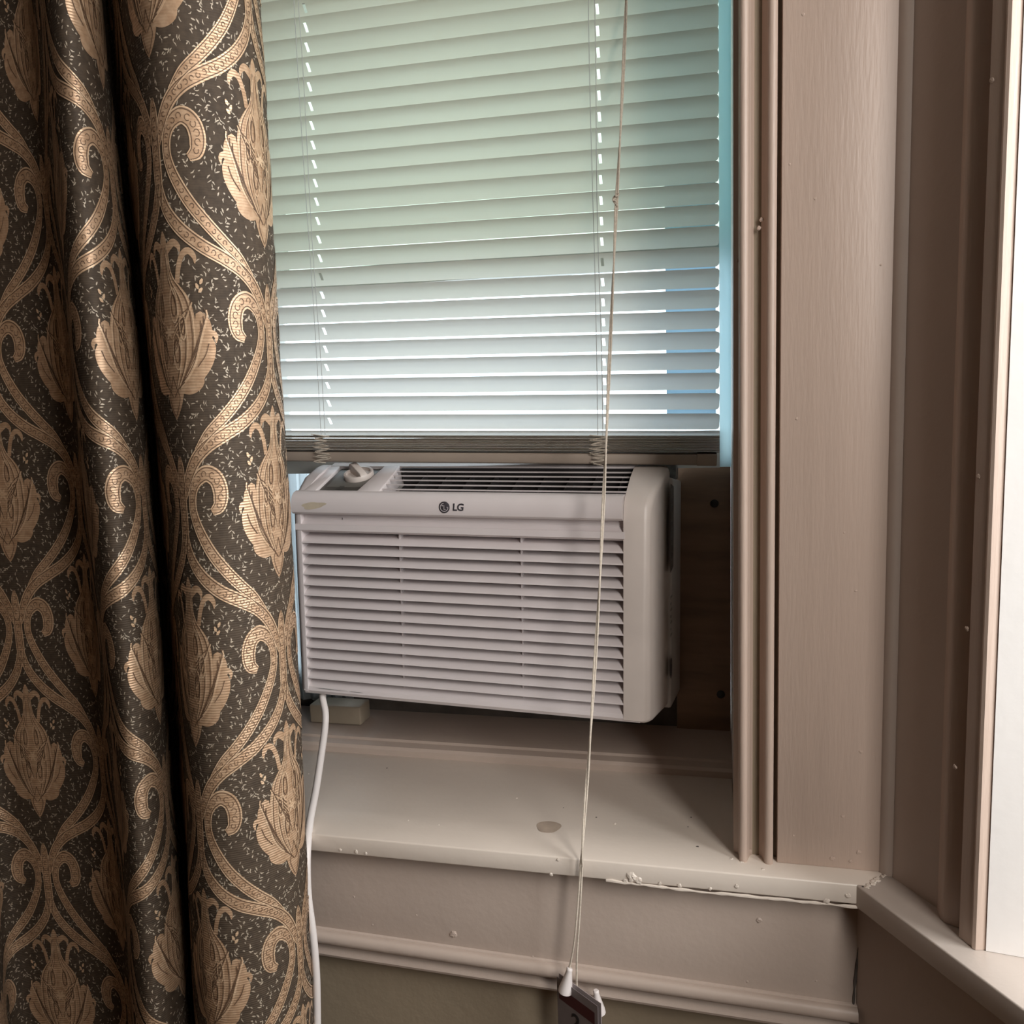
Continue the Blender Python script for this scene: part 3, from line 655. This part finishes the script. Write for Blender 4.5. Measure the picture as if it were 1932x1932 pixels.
knot_pts = [kn + np.array([0.0045 * cos(3 * a) * (0.6 + 0.4 * cos(5 * a)), -0.001 + 0.002 * sin(4 * a), 0.011 * cos(a) + 0.002 * sin(5 * a)]) for a in np.linspace(0, 2 * pi, 60)]
tube('knot', knot_pts, 0.0013, 'string', pc, 6)
def tassel(top, bot, r0, r1, parent):
    t = Vector(top); d = Vector(bot) - t; L = d.length; q = d.to_track_quat('Z', 'Y').to_matrix().to_4x4()
    return lathe('tassel', [(r0 * 0.75, 0), (r0, 0.0015), (r0 * 1.02, 0.003), (r0 * 0.95, 0.005), (r1 * 0.98, L * 0.82), (r1, L * 0.90), (r1 * 1.02, L * 0.97), (r1 * 0.9, L)], Matrix.Translation(t) @ q, 'tassel_white', parent, 24)
tassel(at(1075, 1826, -0.0600), at(1066, 1872, -0.0620), 0.0042, 0.0092, pc)
tassel(at(1124, 1868, -0.0470), at(1131, 1912, -0.0465), 0.0040, 0.0085, pc2)

# hang tag on the cord
o0 = at(1051, 1842, -0.0475); td = np.array([0.80, -0.60, 0]); tn = np.array([-0.60, -0.80, 0])
TL = 0.0770
tg = thing('hang_tag', tuple(o0 - np.array([0, 0, 0.095])), 'grey card tag with dark red band hanging from the blind cord', 'tag')
def card(name, off, m, w=TL, h=0.095, th=0.0006, parent=tg, a=0.0, zt=0.0):
    P = [o0 + td * s + tn * (off + e) + np.array([0, 0, zz + zt]) for s in (a, a + w) for e in (0, th) for zz in (-h, 0)]
    return mesh_obj(name, P, BOXF, m, parent)
back = card('back_card', -0.004, 'tag_back', TL + 0.002, zt=0.003)
front = card('card', 0.0, 'tag_grey')
card('red_band', 0.00065, 'tag_red', TL - 0.010, 0.0170, 0.0002, front, 0.004, -0.0125)
tcx = o0 + td * (TL * 0.52) + tn * 0.001 + np.array([0, 0, -0.0495])
text_obj('lettering', '24', 0.036, Matrix(((td[0], 0, tn[0], tcx[0]), (td[1], 0, tn[1], tcx[1]), (td[2], 1, tn[2], tcx[2]), (0, 0, 0, 1))), 'ink', front, offset=0.0004, shear=0.25).matrix_parent_inverse = PINV[tg.name] if False else Matrix()

# ------------------------------------------------------------------ damask curtain
ctl = [(548, -0.050), (556, -0.072), (552, -0.098), (530, -0.132), (485, -0.165), (435, -0.190), (385, -0.204), (345, -0.203), (320, -0.182), (308, -0.142), (303, -0.100), (298, -0.070),
       (292, -0.062), (288, -0.085), (281, -0.118), (262, -0.150), (235, -0.174), (208, -0.188), (186, -0.183), (171, -0.155), (164, -0.110), (158, -0.072), (140, -0.058),
       (110, -0.054), (75, -0.053), (40, -0.054), (10, -0.056), (-40, -0.058), (-78, -0.078), (-96, -0.120), (-116, -0.160), (-150, -0.190), (-200, -0.195), (-240, -0.17), (-260, -0.12), (-280, -0.08)]
plan = np.array([[at(px, 966, Y)[0], Y] for px, Y in ctl])
plan = catmull(plan, step=0.0015)
ds = np.r_[0, np.cumsum(np.linalg.norm(np.diff(plan, axis=0), axis=1))]; SM = ds[-1]
su = np.linspace(0, SM, 700)
PX, PY = np.interp(su, ds, plan[:, 0]), np.interp(su, ds, plan[:, 1])
ker = np.hanning(13); ker /= ker.sum()
def smo(a): return np.convolve(np.pad(a, 6, mode='edge'), ker, mode='valid')
PX, PY = smo(PX), smo(PY)
TX, TY = np.gradient(PX, su), np.gradient(PY, su); L_ = np.hypot(TX, TY); NX, NY = -TY / L_, TX / L_
if NY[np.argmin(PY)] > 0: NX, NY = -NX, -NY
ZT, ZB = 2.62, 0.02
def surf(s, z, off):
    s = np.asarray(s, float); z = np.asarray(z, float)
    X = np.interp(s, su, PX); Y = np.interp(s, su, PY); nx = np.interp(s, su, NX); ny = np.interp(s, su, NY)
    low = np.clip((1.32 - z) / 0.67, 0, 2)
    dx = -0.026 * low * np.exp(-s / 0.45) + 0.0035 * np.sin(3.1 * z + 9 * s) + 0.002 * np.sin(7.3 * z + 21 * s)
    dy = 0.004 * np.sin(2.3 * z + 14 * s + 1) + 0.0022 * np.sin(6.1 * z - 17 * s)
    return np.stack([X + nx * off + dx, Y + ny * off + dy, z], -1)
curt = thing('curtain', (float(PX.mean()), float(PY.mean()), ZB), 'dark brown and gold damask curtain hanging in deep folds', 'curtain')
def np_mesh(name, V, F, m, parent):
    me = bpy.data.meshes.new(name); me.vertices.add(len(V)); me.vertices.foreach_set('co', np.asarray(V, np.float32).ravel())
    F = np.asarray(F, np.int32); me.loops.add(F.size); me.loops.foreach_set('vertex_index', F.ravel())
    me.polygons.add(len(F)); me.polygons.foreach_set('loop_start', np.arange(0, F.size, 4, dtype=np.int32)); me.polygons.foreach_set('loop_total', np.full(len(F), 4, np.int32))
    me.update(calc_edges=True); me.validate()
    return link_mesh(name, me, m, parent, True)
ns, nz = 340, 170
sg, zg = np.meshgrid(np.linspace(0, SM, ns), np.linspace(ZB, ZT, nz))
idx = np.arange(ns * nz).reshape(nz, ns)
quads = np.stack([idx[:-1, :-1], idx[:-1, 1:], idx[1:, 1:], idx[1:, :-1]], -1).reshape(-1, 4)
front_v = surf(sg.ravel(), zg.ravel(), 0.0); 
np_mesh('fabric', front_v, quads, 'damask_ground', curt)
# lining sheet 1.2 mm behind gives the cloth a body
np_mesh('lining', surf(sg.ravel(), zg.ravel(), -0.0014), quads[:, ::-1], 'damask_line', curt)
hem_s, hem_z = np.meshgrid(np.array([0.0, 0.001, 0.002]), np.linspace(ZB, ZT, nz))
# --- woven pattern, drawn in cloth units (572 units = one vertical repeat) and laid on the cloth surface
U = 0.400 / 572; HP = 231.0
LAY = {'gold': [[], [], 0], 'line': [[], [], 0], 'fleck': [[], [], 0], 'pale': [[], [], 0]}
def add_grid(layer, P, h):          # P: (n, m, 2) in cloth units
    V_, F_, k = LAY[layer]; n, m_, _2 = P.shape
    V_.append(np.concatenate([P.reshape(-1, 2), np.full((n * m_, 1), h)], 1))
    i = np.arange(n * m_).reshape(n, m_) + k
    F_.append(np.stack([i[:-1, :-1], i[:-1, 1:], i[1:, 1:], i[1:, :-1]], -1).reshape(-1, 4)); LAY[layer][2] = k + n * m_
def stroke(layer, pts, hw, h, step=5.0, cross=6.0, mirror=True):
    """ribbon along pts (cloth units); hw = half widths per control point or number"""
    pts = np.asarray(pts, float); hw = np.full(len(pts), hw) if np.isscalar(hw) else np.asarray(hw, float)
    C_ = catmull(np.column_stack([pts, hw]), step=step); P, Wd = C_[:, :2], np.maximum(C_[:, 2], 0.15)
    T = np.gradient(P, axis=0); T /= np.linalg.norm(T, axis=1)[:, None] + 1e-9; N = np.stack([-T[:, 1], T[:, 0]], 1)
    m_ = max(2, int(math.ceil(2 * Wd.max() / cross)) + 1); q = np.linspace(-1, 1, m_)
    G = P[:, None, :] + N[:, None, :] * (Wd[:, None] * q[None, :])[..., None]
    add_grid(layer, G, h)
    if mirror: add_grid(layer, G * np.array([-1, 1]), h)
    return P, N, Wd
H1, H2, H3 = 0.0006, 0.0011, 0.0015
def band(pts, hw, ring=True, mirror=True, inner=0.70):
    P, N, Wd = stroke('gold', pts, hw, H1, mirror=mirror)
    for s in (-1, 1):
        stroke('line', P[::2] + N[::2] * (Wd[::2] * inner * s)[:, None], 0.75, H2, mirror=mirror, cross=9)
        stroke('pale', P[::2] + N[::2] * (Wd[::2] * 0.88 * s)[:, None], 1.1, H2, mirror=mirror, cross=9)
    if ring:
        acc = 0; last = P[0]; k = 0
        for i in range(2, len(P) - 2):
            acc += np.linalg.norm(P[i] - P[i - 1])
            if acc > 13 and Wd[i] > 6:
                acc = 0; r = Wd[i] * 0.33; ph = 1.3 * k + i; k += 1
                a = np.linspace(ph, ph + 4.8, 8); q = np.column_stack([P[i, 0] + r * np.cos(a), P[i, 1] + r * np.sin(a)])
                stroke('line', q, 0.62, H2, step=4, mirror=mirror, cross=9)
# stem and branching arms
band([(0, -92), (0, -75), (0, -40), (0, 0), (0, 40), (0, 75)], [1, 9, 11.5, 11.5, 11.5, 9], mirror=False)
band([(3, 40), (9, 66), (22, 90), (48, 117), (84, 141), (126, 160), (163, 178), (191, 202), (211, 234), (224, 266)], [7, 9.5, 11, 12, 12.5, 12.5, 12.5, 12, 10.5, 6])
# scroll running above the arm and curling beside the stem
band([(186, 186), (160, 158), (129, 134), (98, 107), (67, 74), (43, 38), (31, 12), (27, -8), (30, -32), (41, -51), (61, -62), (81, -53), (90, -31), (86, -8), (70, 3)],
     [5, 9, 11, 11.5, 11.5, 10.5, 9.5, 9, 9.5, 12, 14.5, 16, 16.5, 14, 6])
# flower head (artichoke): own axis at HP, centre a little above the junction row
mx, my = HP, -8.0
def mpt(p): return (mx + p[0], my + p[1] * 0.93)
def msym(layer, pts, hw, h, **k):
    stroke(layer, [mpt(p) for p in pts], hw, h, mirror=False, **k)
    stroke(layer, [mpt((-p[0], p[1])) for p in pts], hw, h, mirror=False, **k)
body = [(-176, 1), (-168, 6), (-160, 8), (-152, 9), (-142, 11), (-125, 12.5), (-108, 15), (-92, 23), (-78, 36), (-64, 47), (-48, 54), (-32, 58), (-18, 60)]
stroke('gold', [mpt((0, v)) for v, w_ in body] + [mpt((0, v)) for v in (0, 25, 50, 70, 88, 104)], [w_ for v, w_ in body] + [62, 60, 54, 44, 30, 20], H1, mirror=False)
stroke('gold', [mpt((0, 92)), mpt((0, 108)), mpt((0, 126)), mpt((0, 142)), mpt((0, 152))], [27, 24, 18, 9, 0.5], H1, mirror=False)
msym('gold', [(6, -142), (17, -151), (27, -155), (36, -148), (38, -138)], [7, 7, 6, 4.5, 1], H1)      # crown petals
msym('gold', [(28, -86), (33, -112), (43, -134), (56, -140), (66, -130), (67, -118)], [5, 5, 5.2, 5.6, 4.6, 1], H1)   # hooks
for s0_, s1_ in (((55, -28), (76, -36)),):
    pass
msym('gold', [(50, 42), (60, 22), (70, 0), (72, -18), (66, -34)], [26, 26, 22, 16, 5], H1)               # side leaves
msym('gold', [(34, 78), (56, 66), (76, 46), (86, 24), (84, 6)], [16, 19, 16, 11, 3], H1)
msym('gold', [(20, 92), (40, 92), (58, 84), (66, 70)], [12, 15, 13, 4], H1)
msym('gold', [(76, 12), (92, 2), (99, 8), (98, 19)], [6, 5, 4, 1], H1)
for d_, o_ in ((0.86, 0), (0.62, 4), (0.40, 6)):
    msym('line', [(w_ * d_, v + o_) for v, w_ in body[3:]] + [(60 * d_, 25), (48 * d_, 62), (20 * d_, 98)], 0.8, H2, cross=9)
    msym('pale', [(w_ * (d_ + 0.07), v + o_) for v, w_ in body[3:]] + [(60 * (d_ + 0.07), 25), (48 * (d_ + .07), 62), (20 * (d_ + .07), 98)], 1.3, H2, cross=9)
for k in range(7):
    v0 = 6 + 11 * k
    msym('line', [(3 + 2 * k, 60 - v0), (10 + 4 * k, 40 - v0), (18 + 5 * k, 30 - v0), (24 + 5 * k, 10 - v0 * 0.9)], 0.7, H3, cross=9)
    msym('pale', [(5 + 2 * k, 62 - v0), (12 + 4 * k, 43 - v0), (20 + 5 * k, 33 - v0), (26 + 5 * k, 13 - v0 * 0.9)], 1.1, H2, cross=9)
for k in range(6):
    a0 = 70 - 9 * k
    msym('line', [(20 + 4 * k, 92 - 6 * k), (38 + 5 * k, 74 - 12 * k), (54 + 5.2 * k, 50 - 15 * k), (62 + 3.5 * k, 24 - 13 * k)], 0.75, H3, cross=9)
    msym('pale', [(23 + 4 * k, 93 - 6 * k), (41 + 5 * k, 76 - 12 * k), (57 + 5.2 * k, 52 - 15 * k), (65 + 3.5 * k, 27 - 13 * k)], 1.4, H2, cross=9)
for c0, r0 in (((17, -48), 30), ((17, 32), 32), ((34, -10), 22)):
    for q_ in (1.0, 0.62):
        pts = [(c0[0] + 0.30 * r0 * q_ * sin(a), c0[1] - r0 * q_ * cos(a)) for a in np.linspace(0.2, 2 * pi - 0.2, 12)]
        msym('pale' if q_ == 1.0 else 'line', pts, 1.2 if q_ == 1.0 else 0.8, H3, cross=9)
for a in np.linspace(0, 2 * pi, 7)[:-1]:
    stroke('pale', [mpt((0, -2)), mpt((9 * cos(a), -2 + 9 * sin(a))), mpt((15 * cos(a), -2 + 15 * sin(a)))], [2.2, 2.6, 0.6], H3, mirror=False)
msym('line', [(0, 74), (6, 92), (15, 112), (9, 132), (1, 146)], 0.8, H2, cross=9)
msym('line', [(30, 86), (14, 98), (2, 112)], 0.9, H3, cross=9)
msym('line', [(53, 40), (62, 20), (70, 0), (70, -20)], 0.8, H3, cross=9); msym('line', [(60, 60), (76, 40), (84, 20)], 0.8, H3, cross=9)
# seed drops
for x, y, a in ((-73 - 6, -92, 0.5), (-60 - 6, -84, -0.4), (-72 - 6, -76, 0.8)):
    msym('pale', [(x, y), (x + 6 * sin(a), y + 6 * cos(a)), (x + 11 * sin(a), y + 11 * cos(a))], [1.2, 3.2, 0.6], H2)
# scattered flecks of the ground
FL = []
for k in range(1000):
    x = rng.uniform(0, 2 * HP); y = rng.uniform(-143, 143); a = rng.uniform(0, 2 * pi); l_ = rng.uniform(2.0, 5.0); w_ = rng.uniform(0.9, 1.6)
    dx, dy = cos(a), sin(a); b = rng.uniform(-0.9, 0.9)
    p0, p1, p2 = np.array([x, y]), np.array([x + dx * l_, y + dy * l_]), np.array([x + dx * l_ + cos(a + b) * l_, y + dy * l_ + sin(a + b) * l_])
    nrm_ = np.array([-dy, dx]) * w_; n2 = np.array([-sin(a + b), cos(a + b)]) * w_
    add_grid('fleck', np.array([[p0 - nrm_ * .4, p0 + nrm_ * .4], [p1 - nrm_, p1 + nrm_], [p2 - n2 * .3, p2 + n2 * .3]]), 0.0003)
# lay the repeats on the cloth
S0 = None
sx = np.interp(at(345, 966, -0.15)[0], PX[::-1], PX[::-1])
# cloth position of the junction column seen on the big right-hand fold
cands = [i for i in range(len(su)) if su[i] < 0.40]
def pix(i):
    d = np.array([PX[i], PY[i], 1.33]) - CAM; return 966 + FPX * (d @ _r) / (d @ _f)
SE = su[min(cands, key=lambda i: abs(pix(i) - 531) + (0 if PY[i] < -0.09 else 1000))]
SJ = su[min(cands, key=lambda i: abs(pix(i) - 347) + (0 if PY[i] < -0.13 else 1000))]
ZJ = at(350, 956, -0.165)[2]
UX = (SJ - SE) / HP; SV = su[min(range(len(su)), key=lambda i: abs(pix(i) - 294) + (0 if PY[i] > -0.09 else 1000))]
SK = su[min(range(len(su)), key=lambda i: abs(pix(i) - 272) + (0 if PY[i] < -0.10 else 1000))]
JUMP = (SJ + 2 * HP * UX) - SK            # cloth tucked away inside the valley between the two front folds
print('UX', UX / U, SJ, SE, SV, SK, JUMP)
names = {'gold': ('woven_gold_pattern', 'damask_gold'), 'line': ('woven_dark_lines', 'damask_line'), 'fleck': ('woven_flecks', 'damask_fleck'), 'pale': ('woven_pale_lines', 'damask_pale')}
for lay, (V_, F_, k) in LAY.items():
    TV = np.concatenate(V_); TF = np.concatenate(F_); AV, AF, base = [], [], 0
    for ci in range(-12, 13):
        for ri in range(-5, 8):
            uo = SJ - ci * HP * UX; zo = ZJ - (ri + (0.5 if ci % 2 else 0.0)) * 572 * U
            if uo < -0.5 or uo > SM + JUMP + 0.5 or zo < 0.1 or zo > 2.75: continue
            sc_ = uo - TV[:, 0] * UX; tuck = (sc_ > SV) & (sc_ < SV + JUMP); s = np.where(sc_ > SV, sc_ - JUMP, sc_); z_ = zo - TV[:, 1] * U
            ok = ~tuck & (s > 0.001) & (s < SM - 0.001) & (z_ > ZB + 0.005) & (z_ < ZT - 0.005)
            fk = TF[ok[TF].all(1)]; sd_ = s[fk]; fk = fk[(sd_.max(1) - sd_.min(1)) < 0.03] if len(fk) else fk
            if not len(fk): continue
            used, inv = np.unique(fk, return_inverse=True)
            AV.append(surf(s[used], z_[used], TV[used, 2])); AF.append(inv.reshape(-1, 4) + base); base += len(used)
    o = np_mesh(names[lay][0], np.concatenate(AV), np.concatenate(AF), names[lay][1], curt)
    o['kind'] = 'stuff'
